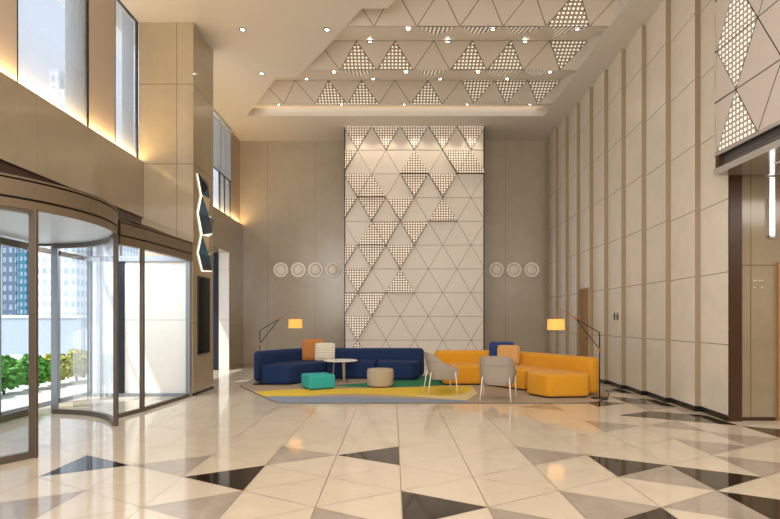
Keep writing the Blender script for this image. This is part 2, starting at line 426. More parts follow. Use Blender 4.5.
# ------------------------------------------------------------------ back wall and right wall
struct(MB().box(-5.3, 5.3, YB, YB+.3, 0, ZC+.02).build('wall_back', MAT['back']))
mb = MB(); sk = MB()
ys = [8.25+.885*k for k in range(-1, 10)]; ys[0] = 7.43; ys.append(16.5)
for a, b in zip(ys, ys[1:]):
    # each panel leans out toward the viewer's end and steps back where the next begins
    mb.face([(XR, a, 0), (XR+.09, b, 0), (XR+.09, b, ZC), (XR, a, ZC)], 0)
    sk.face([(XR-.012, a-.012, 0), (XR+.078, b-.012, 0), (XR+.078, b-.012, .085), (XR-.012, a-.012, .085)], 0)
    sk.face([(XR-.012, a-.012, .085), (XR+.078, b-.012, .085), (XR+.09, b, .085), (XR, a, .085)], 0)
    if a > 7.6:
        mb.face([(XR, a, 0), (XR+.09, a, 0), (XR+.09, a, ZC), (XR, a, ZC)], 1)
        sk.face([(XR-.012, a-.012, 0), (XR+.09, a-.012, 0), (XR+.09, a-.012, .085), (XR-.012, a-.012, .085)], 0)
mb.face([(5.25, 7.5, 0), (5.25, 16.8, 0), (5.25, 16.8, ZC), (5.25, 7.5, ZC)], 0)
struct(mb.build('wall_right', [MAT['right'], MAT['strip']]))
struct(sk.build('baseboard_right', MAT['dark']))
struct(MB().box(-4.75, XR+.06, YB-.02, YB, 0, .07).build('baseboard_back', MAT['strip']))
# door in the right wall
d = sempty('door_1', (4.85, 13.0, 0))
def onwall(y):   # right wall face at depth y
    for a, b in zip(ys, ys[1:]):
        if a <= y <= b: return XR+.09*(y-a)/(b-a)
    return XR
ya, yb = 12.72, 13.50
q = MB(); 
q.prism([(onwall(ya)-.004, ya), (onwall(yb)-.004, yb), (onwall(yb)+.05, yb), (onwall(ya)+.05, ya)], .0, 2.2); q.build('door_leaf', MAT['wood'], d)
q = MB()
for (a, b, z0, z1) in ((ya-.05, ya, 0, 2.25), (yb, yb+.02, 0, 2.25), (ya, yb, 2.2, 2.25)):
    q.prism([(onwall(a)-.02, a), (onwall(b)-.02, b), (onwall(b)+.05, b), (onwall(a)+.05, a)], z0, z1)
q.build('door_frame', MAT['wood'], d)
q = MB(); x = onwall(12.82); q.tube([(x-.004, 12.82, 1.0), (x-.05, 12.82, 1.0), (x-.05, 12.92, 1.0)], .012); q.build('door_handle', MAT['door_metal'], d)

# restroom pictograms
sg = thing('restroom_sign', 'small black restroom pictogram of a man and a woman on the cream right wall', 'sign', (onwall(11.24), 11.24, 1.53))
def pict(y0, woman):
    q = MB(); x = onwall(y0)-.008; s = .165
    def P(pts): 
        lo = [(x, y0+a*s, 1.53+b*s) for a, b in pts]; 
        f = q.face(lo); r = bmesh.ops.extrude_face_region(q.bm, geom=[f]); bmesh.ops.translate(q.bm, verts=[v for v in r['geom'] if isinstance(v, bmesh.types.BMVert)], vec=(.006, 0, 0))
    P([(.1*math.cos(t*math.pi/6), .40+.1*math.sin(t*math.pi/6)) for t in range(12)])
    if woman: P([(-.12, .27), (.12, .27), (.30, -.15), (.12, -.15), (.12, -.5), (-.12, -.5), (-.12, -.15), (-.30, -.15)])
    else: P([(-.24, .27), (.24, .27), (.24, -.1), (.15, -.1), (.15, -.5), (-.15, -.5), (-.15, -.1), (-.24, -.1)])
    q.build('pictogram', MAT['black'], sg)
pict(11.35, False); pict(11.12, True)
q = MB(); x = onwall(11.235)-.006; q.box(x, x+.006, 11.228, 11.242, 1.45, 1.61); q.build('divider', MAT['black'], sg)

# ------------------------------------------------------------------ lift lobby opening on the right
struct(MB().box(4.80, 4.985, 7.425, 7.52, 0, 3.52).build('trim_2', MAT['bronze']))
struct(MB().box(4.98, 8.4, 7.5, 7.6, 0, 3.6).build('wall_lobby', MAT['lobby']))
struct(MB().box(8.3, 8.4, -4, 7.5, 0, ZC).build('wall_lobby_end', MAT['lobby']))
struct(MB().box(5.02, 5.50, 7.48, 7.5, 0, .05).build('baseboard_lobby', MAT['bronze']))
d = sempty('door_2', (5.9, 7.5, 0))
q = MB(); q.box(5.52, 5.60, 7.44, 7.5, 0, 2.2); q.box(6.5, 6.58, 7.44, 7.5, 0, 2.2); q.box(5.52, 6.58, 7.44, 7.5, 2.2, 2.28); q.build('door_frame', MAT['wood'], d)
MB().box(5.6, 6.5, 7.47, 7.5, 0, 2.2).build('door_leaf', MAT['bronze'], d)
t = thing('wall_light', 'tall narrow white light strip on the lift lobby wall', 'light', (5.44, 7.48, 2.6))
MB().box(5.405, 5.475, 7.465, 7.5, 2.66, 3.5).build('light_panel', MAT['light_white'], t)
q = MB(); q.box(5.395, 5.405, 7.455, 7.5, 2.64, 3.5); q.box(5.475, 5.485, 7.455, 7.5, 2.64, 3.5); q.box(5.395, 5.485, 7.455, 7.5, 2.63, 2.66); q.build('frame', MAT['portal_frame'], t)
t = thing('call_sign', 'small pale dotted marker on the lift lobby stone beside the wooden frame', 'sign', (5.26, 7.497, 1.9))
for i, (dx, dz) in enumerate(((-.035, .07), (.0, .07), (.05, .07), (.085, .07), (-.03, -.03), (.08, -.03))):
    q = MB(); q.lathe([(.008, 7.500), (.008, 7.495), (.004, 7.494)], 5.24+dx, 1.95+dz, 10, axis='Y'); q.build('dot', MAT['disc'], t)

# cladding over the opening: triangles, vent slot, fascia, soffit
hp = thing('portal_cladding', 'large triangle-patterned metal cladding above the lift lobby opening at the upper right', 'wall panel', (4.6, 6, 3.5))
q = MB(); q.box(4.61, 5.0, -4, 7.45, 3.80, ZC); q.build('backing', MAT['black'], hp)
pl = MB(); pl.nofix = True
HS, HY, HZ = .83, 7.39, 3.82; HR = .725
def hv(r, k): return (4.6, HY-HS*(k+(.5 if r % 2 else 0)), HZ+HR*r)
PERF_UP = {(0, 0), (2, 0), (1, 2), (3, 1), (2, 3)}; PERF_DN = {(1, 0), (3, 2), (0, 3)}
for r in range(5):
    for k in range(-1, 12):
        if r % 2 == 0:
            tr = [('U', [hv(r, k), hv(r, k+1), hv(r+1, k)]), ('D', [hv(r+1, k), hv(r+1, k+1), hv(r, k+1)])]
        else:
            tr = [('U', [hv(r, k), hv(r, k+1), hv(r+1, k+1)]), ('D', [hv(r+1, k), hv(r+1, k+1), hv(r, k)])]
        for kind, tri in tr:
            tri = [(x, min(7.45, y), min(z, ZC)) for x, y, z in tri]
            a = (Vector(tri[1])-Vector(tri[0])).cross(Vector(tri[2])-Vector(tri[0])).length
            if a < .02: continue
            perf = (kind == 'U' and (r, k) in PERF_UP) or (kind == 'D' and (r, k) in PERF_DN)
            if perf:
                w = MB(); tri3(w, tri, 0, .007, (-.001, 0, 0)); w.build('perforated_panel', MAT['portal_perf'], hp)
            else: tri3(pl, tri, 0, .007)
pl.build('metal_tile', MAT['portal'], hp)
q = MB(); q.box(4.70, 4.9, -4, 7.38, 3.60, 3.80)
for z in (3.66, 3.71, 3.76): q.box(4.69, 4.70, -4, 7.38, z, z+.018)
q.build('vent_slot', MAT['vent'], hp)
MB().box(4.6, 4.63, -4, 7.45, 3.785, 3.825).build('lower_edge', MAT['portal_frame'], hp)
MB().box(4.62, 4.82, 7.38, 7.45, 3.62, 3.79).build('end_block', MAT['bronze'], hp)
q = MB(); q.box(4.6, 8.3, -4, 7.45, 3.52, 3.60); q.build('soffit', MAT['soffit'], hp)
MB().box(4.592, 4.6, -4, 7.452, 3.515, 3.605).build('fascia', MAT['portal_frame'], hp)
for k in range(4):
    y0 = 6.9-.9*k
    w = MB(); w.nofix = True; tri3(w, [(5.0, y0, 3.517), (5.75, y0-.42, 3.517), (5.0, y0-.84, 3.517)], 0, .01); w.build('perforated_panel', MAT['portal_perf'], hp)

# ------------------------------------------------------------------ left side: beam, piers, column, upper windows
ZB0, ZB1 = 3.40, 4.46
mb = MB(); mb.box(-5.25, -4.75, -4, 9.95, ZB0, ZB1); mb.box(-5.25, -4.75, 11.02, 16.5, ZB0, ZB1)
mb.box(-5.9, -5.25, -4, 16.5, ZB0+.02, ZB0+.12, 1)
mb.box(-5.25, -4.75, 15.1, 16.5, 0, ZB0)
mb.box(-5.25, -4.75, -4, 4.3, 0, ZB0)
struct(mb.build('wall_left', [MAT['left'], MAT['bronze']]))
struct(MB().box(-4.76, -4.735, 15.08, 16.48, 0, .06).build('baseboard_left', MAT['strip']))
struct(MB().box(-5.05, -4.752, 15.06, 15.1, 0, ZB0).build('trim_3', MAT['daylit_stone']))  # pier end facing outdoors, its daylight painted as a white slab
struct(MB().box(-5.25, -5.05, 15.05, 15.1, 0, ZB0).build('trim_4', MAT['navy_trim']))
# big column
cl = struct(MB().box(-4.85, -3.81, 9.92, 11.02, 0, ZC).build('column', MAT['column']))
struct(MB().box(-3.82, -3.80, 9.91, 11.03, 0, .05).build('baseboard_column', MAT['dark']))
struct(MB().box(-5.10, -3.86, 9.89, 9.92, 0, 2.66).build('column_front_daylit', MAT['daylit_stone']))  # lower column front, daylight on it painted as white facing
struct(MB().box(-5.31, -5.10, 9.87, 9.89, 0, 2.66).build('trim_5', MAT['navy_trim']))
struct(MB().box(-5.9, -5.36, 10.2, 10.3, 0, 3.4).build('daylight_panel', plain('pale blue daylight', '#dfe6f2', .6)))  # panel painted as the pale daylight beyond the return glass
# piers
mb = MB()
for y0, y1 in ((5.85, 6.72), (8.31, 9.09), (15.56, 16.5)): mb.box(-5.22, -4.86, y0, y1, ZB1, ZC)
mb.box(-5.22, -4.86, -4, 4.4, ZB1, ZC)
struct(mb.build('wall_left_piers', MAT['taupe']))
XW = -4.87
def window(n, y0, y1, z0=ZB1, z1=ZC, extra=()):
    w = sempty('window_%d' % n, (XW, (y0+y1)/2, z0))
    q = MB()
    for a, b, c, e in ((y0, y0+.02, z0, z1), (y1-.035, y1, z0, z1), (y0, y1, z0, z0+.03), (y0, y1, z1-.02, z1))+tuple(extra): q.box(XW-.03, XW+.012, a, b, c, e)
    q.build('window_frame', MAT['black'], w)
    q = MB(); q.nofix = True; q.face([(XW, y0+.015, z0+.02), (XW, y1-.02, z0+.02), (XW, y1-.02, z1-.015), (XW, y0+.015, z1-.015)]); q.build('pane', MAT['hazeglass'], w)
window(1, 6.72, 8.31); window(2, 9.09, 9.915); window(3, 11.02, 15.56, extra=((14.58, 14.64, ZB1, ZC), (15.02, 15.06, ZB1, ZC)))
window(4, 4.4, 5.85)
def curtain(y0, y1, label):
    q = MB(); n = 24; q.nofix = True
    pts = [(XW-.08+.02*math.sin(i*1.6), y0+(y1-y0)*i/n) for i in range(n+1)]
    for a, b in zip(pts, pts[1:]): q.face([(*a, ZB1+.03), (*b, ZB1+.03), (*b, ZC-.03), (*a, ZC-.03)])
    bmesh.ops.remove_doubles(q.bm, verts=q.bm.verts, dist=1e-4)
    tag(q.build('curtain', MAT['curtain'], None, smooth=True), label, 'curtain')
curtain(7.85, 8.29, 'grey sheer curtain gathered behind the nearer upper left window')
curtain(9.50, 9.90, 'grey sheer curtain gathered behind the upper window next to the stone column')
bl = thing('roller_blind', 'pale grey roller blind half down over the upper window beyond the stone column', 'blind', (-4.84, 14.0, 5.56))
MB().box(-4.845, -4.84, 12.2, 15.52, 5.59, 7.0).build('blind_cloth', MAT['blind'], bl)
MB().box(-4.855, -4.83, 12.2, 15.52, 5.56, 5.59).build('bottom_bar', MAT['black'], bl)
q = MB(); q.tube([(-4.83, 12.2, 7.06), (-4.83, 15.52, 7.06)], .035); q.build('roller', MAT['white_metal'], bl)
# walls that close the hall outside the picture
struct(MB().box(-6.2, 8.4, -4.2, -4.0, 0, ZC).build('wall_front', MAT['right']))

# digital screen and decoration on the column's inner face
XC = -3.81
t = thing('wall_screen', 'tall black switched-off display on the side of the stone column', 'screen', (XC, 10.45, .79))
q = MB(); q.box(XC, XC+.025, 10.12, 10.76, .78, 2.31); q.build('bezel', MAT['black'], t)
MB().box(XC+.025, XC+.027, 10.14, 10.74, .80, 2.29).build('display', MAT['screen'], t)
t = thing('wall_ornament', 'dark teal faceted zigzag wall ornament with a glowing edge on the column side', 'ornament', (XC, 10.45, 2.4))
def cp(cx, cy):  # crop coordinates of the column side -> (depth, height)
    x = 180+cx/3.71; y = 130+cy/3.71; Y = F*3.80/(393-x); return (Y, CAMH+(320-y)/F*Y)
shapes = [
    ([(66, 163), (100, 197), (108, 255), (81, 241)], (88, 215), 'dark'),
    ([(81, 246), (94, 312), (122, 334), (117, 383), (84, 388), (69, 308)], (92, 322), 'dark'),
    ([(83, 243), (108, 257), (104, 300), (97, 308)], (98, 278), 'tan'),
    ([(81, 392), (94, 455), (122, 472), (116, 522), (84, 520), (69, 455)], (92, 470), 'dark'),
    ([(83, 391), (106, 396), (103, 445), (96, 452)], (97, 420), 'tan'),
]
for pts, c, kind in shapes:
    q = MB(); q.nofix = True; P = [Vector((XC+.03, *cp(*p))) for p in pts]; cc = Vector((XC+.10 if kind == 'dark' else XC+.05, *cp(*c)))
    for i in range(len(P)):
        q.face([P[i], P[(i+1) % len(P)], cc], i % 3)
        q.face([P[i], P[(i+1) % len(P)], P[(i+1) % len(P)]-Vector((.03, 0, 0)), P[i]-Vector((.03, 0, 0))], 0)
    q.build('facet_block', [MAT['teal_c'], MAT['teal_a'], MAT['teal_b']] if kind == 'dark' else [MAT['tan_facet']]*3, t)
hl = [(61, 159), (75, 241), (63, 306), (76, 389), (63, 455), (80, 525), (118, 526), (123, 472), (97, 452), (106, 396), (119, 386), (123, 333), (99, 309), (110, 256), (101, 196)]
q = MB(); q.nofix = True; q.face([(XC+.012, *cp(*p)) for p in hl]); q.build('glow_edge', MAT['halo'], t)

# ------------------------------------------------------------------ feature wall
YF, FXO, FZ, FS, FR = 15.30, .208, 7.14, .834, .698
fw = thing('feature_wall', 'tall pale triangle-panelled feature wall with perforated lit panels in the middle of the back wall', 'wall panel', (.62, YF, 0))
XA, XZ = -1.40, 2.655
MB().box(XA, XZ, YF+.012, YB, 0, ZC).build('core', MAT['feat_gap'], fw)
for x0, x1 in ((XA-.035, XA), (XZ, XZ+.035)): MB().box(x0, x1, YF-.03, YB, 0, ZC).build('edge_trim', MAT['bronze'], fw)
def wv(r, k): return (FXO+FS*(k+(.5 if r % 2 else 0)), FZ-FR*r)   # k-th vertex on line r
DNf = {(0, k) for k in range(-2, 3)} | {(1, -2-0), (1, 1), (2, -2), (2, 0), (2, 1), (3, -2), (3, -1), (3, -3), (4, -1), (4, 0), (5, -3), (5, -2), (5, -1), (6, -2), (7, -3), (7, -2), (8, -2)}
UPf = {(1, 0), (1, 2), (2, -1), (3, 1), (4, -1), (6, 0), (9, -2)}
DNf = {(0, -2), (0, -1), (0, 0), (0, 1), (0, 2)}
# top vertices of odd lines sit half a module right of even lines; (r,k) of a down panel = its left top vertex, of an up panel = its apex
DNf |= {(1, -3), (1, 1), (2, -2), (2, 0), (2, 1), (3, -3), (3, -2), (3, -1), (4, -1), (4, 0), (5, -3), (5, -2), (5, -1), (6, -2), (7, -3), (7, -2), (8, -2)}
UPf = {(1, 0), (1, 2), (2, -1), (3, 1), (4, -1), (6, 0), (9, -2)}
def clipx(poly):
    for s, lim in ((1, XA), (-1, -XZ)):
        out = []
        for i in range(len(poly)):
            a, b = poly[i], poly[(i+1) % len(poly)]
            ia, ib = s*a[0] >= lim-1e-9, s*b[0] >= lim-1e-9
            if ia: out.append(a)
            if ia != ib:
                tt = (lim/s-a[0])/(b[0]-a[0]); out.append((lim/s, a[1]+tt*(b[1]-a[1]), a[2]+tt*(b[2]-a[2])))
        poly = out
        if len(poly) < 3: return []
    return poly
field = MB()
def shrink(tri, d):
    c = [sum(q[i] for q in tri)/3 for i in range(2)]
    return [(q[0]+(c[0]-q[0])*d/.24, q[1]+(c[1]-q[1])*d/.24) for q in tri]
for r in range(11):
    for k in range(-4, 6):
        sh = 0 if r % 2 == 0 else 1
        dn = [wv(r, k), wv(r, k+1), wv(r+1, k+sh)]
        up = [wv(r, k), wv(r+1, k-1+sh), wv(r+1, k+sh)]
        for kind, tri in (('D', dn), ('U', up)):
            tri = [(x, max(z, 0)) for x, z in tri]
            if max(z for x, z in tri)-min(z for x, z in tri) < .05: continue
            perf = (r, k) in (DNf if kind == 'D' else UPf)
            st = shrink(tri, .006)
            if perf:
                # the lower corner (or lower edge) stands out from the wall
                zlo = min(z for x, z in st); zhi = max(z for x, z in st)
                dep = [.05+(.03 if r == 0 else .10)*(zhi-z)/(zhi-zlo) if kind == 'D' else .05+.09*(zhi-z)/(zhi-zlo) for x, z in st]
            else:
                dep = [.012]*3
                if r == 0: # plain panels of the top row lean in at the top
                    dep = [.0 if z > FZ-.1 else .02 for x, z in st]
            poly = clipx([(x, YF-dp, z) for (x, z), dp in zip(st, dep)])
            if len(poly) < 3: continue
            tgt = MB() if perf else field
            tgt.face(poly, 0, [(p_[0]+.02, p_[2]) for p_ in poly])
            for i in range(len(poly)):
                a, b = poly[i], poly[(i+1) % len(poly)]
                tgt.face([a, b, (b[0], YF+.012, b[2]), (a[0], YF+.012, a[2])], 1)
            if perf: tgt.build('perforated_panel', [MAT['wall_perf'], MAT['feat_edge']], fw)
field.build('plain_panels', [MAT['feat'], MAT['feat_edge']], fw)

# discs on the back wall
nth = ['first', 'second', 'third', 'fourth']
def disc(label, x, grp):
    t = thing('wall_disc', label, 'wall decoration', (x, YB, 3.04), 0, grp, world=False)
    MB().lathe([(.237, 0), (.237, -.035), (.228, -.045), (.175, -.045), (.168, -.03), (.168, 0)], 0, 0, 48, axis='Y', close=True).build('outer_ring', MAT['disc'], t, local=True)
    MB().lathe([(.170, 0), (.170, -.012)], 0, 0, 48, axis='Y').build('groove', MAT['disc_line'], t, local=True)
    MB().lathe([(.152, 0), (.152, -.03), (.146, -.038), (.001, -.038)], 0, 0, 48, axis='Y').build('centre_disc', MAT['disc_in'], t, local=True)
for i in range(4): disc(['leftmost', 'second from the left', 'third from the left', 'rightmost'][i]+' of four white discs on the stone left of the feature wall', -3.553+.552*i, 'four discs left of the feature wall')
for i in range(3): disc(['round white disc nearest the feature wall in the right row of three', 'middle one of the three round white discs right of the feature wall', 'round white disc nearest the right wall in the row of three'][i], 3.278+.56*i, 'three discs right of the feature wall')

# ------------------------------------------------------------------ downlights
def make_light():
    t = thing('downlight', 'x', 'ceiling light', (0, 0, 0), world=False)
    MB().lathe([(.066, .0), (.066, -.012), (.046, -.014), (.042, .0)], 0, 0, 20, close=True).build('trim_ring', MAT['ring'], t, local=True)
    MB().lathe([(.044, -.002), (.044, -.009), (.001, -.009)], 0, 0, 20).build('lens', MAT['lens'], t, local=True)
    return t
proto = make_light(); used = [False]
def downlight(x, y, z, label, group, tilt=0, power=26, spot=True):
    o = proto if not used[0] else copy_tree(proto); used[0] = True
    o.location = (x, y, z); o.rotation_euler = (tilt, 0, 0); tag(o, label, 'ceiling light', group)
    if spot:
        l = bpy.data.lights.new('downlight_beam', 'SPOT'); l.energy = power; l.color = (1, .93, .82); l.spot_size = math.radians(95); l.spot_blend = .9; l.shadow_soft_size = .05
        b = bpy.data.objects.new('downlight_beam', l); COL.objects.link(b); b.location = (x, y, z-.06)
G1 = 'downlights in the flat ceiling'
downlight(-2.94, 10.16, ZC, 'round downlight in the flat ceiling, upper left, above the stone column', G1)
downlight(-1.29, 10.16, ZC, 'round downlight in the flat ceiling just left of the zigzag recess edge', G1)
downlight(-3.02, 11.97, ZC, 'round downlight in the flat ceiling farther back, left of the folded ceiling', G1)
G2 = 'downlights along the folds of the ceiling'
ords = ['leftmost', 'second from the left', 'third from the left', 'fourth from the left', 'fifth from the left']
tl = math.atan2(.345, 1.23)
for rowname, y, h, ks, x0 in (('low edge of the farthest ceiling fold', 13.74, 5.695, (-2, -1, 0, 1, 2), .3), ('upper slope of the farthest full ceiling fold', 12.91, 5.98, (-1, 0, 1, 2), -.49),
                              ('low edge of the middle ceiling fold', 11.99, 5.715, (-1, 0, 1, 2), .3), ('upper slope of the nearer ceiling fold', 11.13, 5.965, (0, 1, 2), -.49), ('low edge of the nearest ceiling fold', 10.21, 5.715, (0, 1, 2), .3)):
    for n_, k in enumerate(ks):
        nm = ords[n_] if not (n_ == len(ks)-1) else 'rightmost'
        downlight(x0+1.66*k, y, H(h), 'small downlight on the %s, %s' % (rowname, nm), G2, tl, 26, spot=(n_ % 2 == 0))

# ------------------------------------------------------------------ revolving door
DCX, DCY, DR = -5.4, 6.285, 1.83
rd = thing('revolving_door', 'large glass revolving door with curved taupe metal canopy and angled glass side screen', 'revolving door', (DCX, DCY, 0))
def arc(a0, a1, r, n): return [(DCX+r*math.cos(a0+(a1-a0)*i/n), DCY+r*math.sin(a0+(a1-a0)*i/n)) for i in range(n+1)]
def arcband(mbx, a0, a1, r0, r1, z0, z1, mi=0, n=48):
    A, B = arc(a0, a1, r0, n), arc(a0, a1, r1, n)
    for i in range(n):
        p = [A[i], A[i+1], B[i+1], B[i]]
        v = [mbx.bm.verts.new((*q, z)) for z in (z0, z1) for q in p]
        fs = [(3, 2, 1, 0), (4, 5, 6, 7)]+[(k, (k+1) % 4, 4+(k+1) % 4, 4+k) for k in (0, 2)]
        if i == 0: fs.append((3, 0, 4, 7))
        if i == n-1: fs.append((1, 2, 6, 5))
        for f in fs: ff = mbx.bm.faces.new([v[k] for k in f]); ff.material_index = mi
def ang(x, y): return math.atan2(y-DCY, x-DCX)
ZD = 2.62
aF0, aF1 = ang(-3.82, 7.11), ang(-5.26, 8.10)        # far curved wall
aN0, aN1 = ang(-3.76, 5.46), ang(-5.26, 4.46)        # near curved wall
q = MB(); arcband(q, 0, 2*math.pi, DR-.02, DR, ZD-.02, 2.69, n=96); arcband(q, 0, 2*math.pi, DR-.02, DR+.005, 2.715, 2.885, n=96); arcband(q, 0, 2*math.pi, DR-.02, DR+.01, 2.905, 2.925, n=96)
q.build('canopy_fascia', MAT['fascia'], rd, smooth=True)
q = MB(); arcband(q, 0, 2*math.pi, DR-.05, DR-.022, ZD, 2.92, n=96); q.prism(arc(0, 2*math.pi*(63/64), DR+.008, 63), 2.925, 2.935); q.build('canopy_groove', MAT['black'], rd)
q = MB(); q.prism(arc(0, 2*math.pi*(63/64), DR-.03, 63), ZD+.01, ZD+.04); q.build('canopy_underside', MAT['silver'], rd)
for a0, a1 in ((aF0, aF1), (aN0, aN1)):
    q = MB(); q.nofix = True; P = arc(a0, a1, DR-.04, 32)
    for p0, p1 in zip(P, P[1:]): q.face([(*p0, .05), (*p1, .05), (*p1, ZD-.05), (*p0, ZD-.05)])
    q.build('curved_glass', MAT['glass'], rd)
    q = MB(); arcband(q, a0, a1, DR-.07, DR-.01, 0, .07, n=32); q.build('bottom_rail', MAT['door_metal'], rd)
    q = MB(); arcband(q, a0, a1, DR-.07, DR-.01, ZD-.06, ZD, n=32); q.build('top_rail', MAT['door_metal'], rd)
    for a in (a0, a1):
        x, y = DCX+(DR-.02)*math.cos(a), DCY+(DR-.02)*math.sin(a)
        w_, mt_ = (.028, 'door_metal') if a == aF0 else ((.05, 'alu') if a == aF1 else (.04, 'door_metal')); MB().box(x-w_, x+w_, y-.02, y+.02, 0, ZD, bev=.004).build('post', MAT[mt_], rd)
# two leaves round the central shaft
q = MB(); q.tube([(DCX, DCY, 0), (DCX, DCY, ZD)], .05, 16); q.build('shaft', MAT['door_metal'], rd)
for k in range(2):
    a = math.radians(93+180*k); dx, dy = math.cos(a), math.sin(a); L = DR-.1
    lf = MB()
    def bar(s0, s1, z0, z1, th=.025):
        lf.prism([(DCX+dx*s0-dy*th, DCY+dy*s0+dx*th), (DCX+dx*s1-dy*th, DCY+dy*s1+dx*th), (DCX+dx*s1+dy*th, DCY+dy*s1-dx*th), (DCX+dx*s0+dy*th, DCY+dy*s0-dx*th)], z0, z1)
    bar(.06, L, .02, .12); bar(.06, L, ZD-.12, ZD-.02); bar(.06, .13, .12, ZD-.12); bar(L-.07, L, .12, ZD-.12)
    o = lf.build('door_leaf', MAT['door_metal'], rd)
    q = MB(); q.nofix = True; q.face([(DCX+dx*.13, DCY+dy*.13, .12), (DCX+dx*(L-.07), DCY+dy*(L-.07), .12), (DCX+dx*(L-.07), DCY+dy*(L-.07), ZD-.12), (DCX+dx*.13, DCY+dy*.13, ZD-.12)]); q.build('leaf_glass', MAT['glass'], o)
# side screen between drum and column
P0, P1, P2 = (-4.08, 7.70), (-3.98, 8.25), (-3.86, 9.88)
def seg(mbx, a, b, th, z0, z1, mi=0):
    dx, dy = b[0]-a[0], b[1]-a[1]; l = math.hypot(dx, dy); nx, ny = -dy/l*th, dx/l*th
    mbx.prism([(a[0]+nx, a[1]+ny), (b[0]+nx, b[1]+ny), (b[0]-nx, b[1]-ny), (a[0]-nx, a[1]-ny)], z0, z1, mi)
for a, b in ((P0, P1), (P1, P2)):
    q = MB(); seg(q, a, b, .028, 0, .06); q.build('bottom_rail', MAT['door_metal'], rd)
    q = MB(); q.nofix = True; q.face([(*a, .06), (*b, .06), (*b, 2.58), (*a, 2.58)]); q.build('screen_glass', MAT['glass'], rd)
q = MB()
for a, b in ((P0, P1), (P1, P2)):
    seg(q, a, b, .05, 2.57, 2.69); seg(q, a, b, .055, 2.715, 2.885); seg(q, a, b, .06, 2.905, 2.925)
q.build('screen_fascia', MAT['fascia'], rd)
q = MB()
for a, b in ((P0, P1), (P1, P2)): seg(q, a, b, .035, 2.58, 2.93)
q.build('screen_groove', MAT['black'], rd)
for (x, y), w, mt in ((P1, .03, MAT['door_metal']), ((-3.87, 9.84), .04, MAT['alu'])):
    MB().box(x-w, x+w, y-w, y+w, 0, 2.58, bev=.005).build('post', mt, rd)
# closing panel over the canopy, under the beam
struct(MB().box(-4.82, -4.79, 4.3, 9.9, 2.94, 3.42).build('trim_6', MAT['bronze']))
struct(MB().box(-4.82, -3.92, 7.9, 9.9, 2.935, 2.95).build('trim_7', MAT['bronze']))

# outer glazed front
fg = thing('glazed_entrance_front', 'aluminium framed glass front behind the revolving door, facing the street', 'glazing', (-5.87, 8.9, 0))
for y in (7.72, 9.1, 10.08): MB().box(-5.91, -5.84, y-.035, y+.035, 0, 3.4).build('mullion', MAT['alu'], fg)
q = MB(); q.box(-5.9, -5.84, 7.72, 10.08, 0, .07); q.build('bottom_rail', MAT['alu'], fg)
q = MB(); q.box(-5.9, -5.84, 7.72, 10.08, 2.58, 2.66); q.build('top_rail', MAT['door_metal'], fg)
for z0, z1 in ((0, .06), (2.56, 2.66)): MB().box(-5.84, -3.95, 9.83, 9.885, z0, z1).build('return_rail', MAT['alu'], fg)
for a, b in ((7.75, 9.07), (9.13, 10.05)):
    for z0, z1 in ((.07, 2.58), (2.66, 3.4)):
        q = MB(); q.nofix = True; q.face([(-5.87, a, z0), (-5.87, b, z0), (-5.87, b, z1), (-5.87, a, z1)]); q.build('pane', MAT['glass'], fg)

# ------------------------------------------------------------------ outside: hedge and towers
def bush(x, y, r, h, mat, label):
    t = thing('bush', label, 'shrub', (x, y, 0), 0, 'hedge bushes outside the entrance', world=False)
    q = MB(); q.nofix = True; rnd = random.Random(int(x*100+y*1000))
    for i in range(900):
        a = rnd.uniform(0, 2*math.pi); ph = math.acos(rnd.uniform(-.85, 1)); rr = r*rnd.uniform(.55, 1.05)
        c = Vector((rr*math.sin(ph)*math.cos(a), rr*math.sin(ph)*math.sin(a), h*.50+h*.46*rnd.uniform(.6, 1.05)*math.cos(ph)))
        u = Vector((rnd.gauss(0, 1), rnd.gauss(0, 1), rnd.gauss(0, 1))).normalized(); v = u.orthogonal().normalized(); s = rnd.uniform(.04, .085)
        q.face([c-u*s, c+v*s*.5, c+u*s, c-v*s*.5])
    q.build('foliage', mat, t, local=True)
    q = MB()
    for i in range(5):
        a = i*1.26; q.tube([(0, 0, -.02), (.2*r*math.cos(a), .2*r*math.sin(a), h*.3), (.6*r*math.cos(a), .6*r*math.sin(a), h*.75)], .014, 6, r1=.006)
    q.build('stems', MAT['stem'], t, local=True)
bp = [(-7.75, 8.8), (-7.7, 9.52), (-7.66, 10.24), (-7.62, 10.96), (-7.58, 11.68), (-7.54, 12.40), (-7.5, 13.12)]
lab = ['nearest to the street door', 'second along the hedge', 'third along the hedge', 'middle of the hedge', 'fifth along the hedge', 'last but one along the hedge', 'farthest along the hedge']
for i, (x, y) in enumerate(bp):
    bush(x, y, .335, .76, MAT['hedge'] if i < 4 else MAT['hedge2'], ('bright green' if i < 4 else 'yellow green')+' leafy bush outside the glass, '+lab[i])
def tower(px0, px1, Y, h, mat, label, tops):
    x0, x1 = (px0-393)/F*Y, (px1-393)/F*Y
    t = thing('apartment_tower', label, 'building', ((x0+x1)/2, Y+5, 0))
    MB().box(x0, x1, Y, Y+10, -.02, h).build('tower_block', mat, t)
    q = MB()
    for a, b, e in tops: q.box(x0+(x1-x0)*a, x0+(x1-x0)*b, Y+2, Y+7, h, h+e)
    q.build('roof_block', mat, t)
tower(37, 76, 80, 37, MAT['tower_a'], 'white apartment tower with rows of blue windows seen through the revolving door', ((.1, .35, 4), (.5, .7, 2.5), (.78, .9, 6)))
tower(17, 26, 82, 34, MAT['tower_c'], 'slim dark teal tower seen through the left of the revolving door', ((.2, .7, 3),))
tower(2, 16, 88, 30, MAT['tower_b'], 'dull blue grey tower at the far left outside', ((.2, .6, 3),))
tower(112, 120, 90, 31, MAT['tower_a'], 'pale slim tower seen in the upper window beside the column', ((.3, .8, 5),))
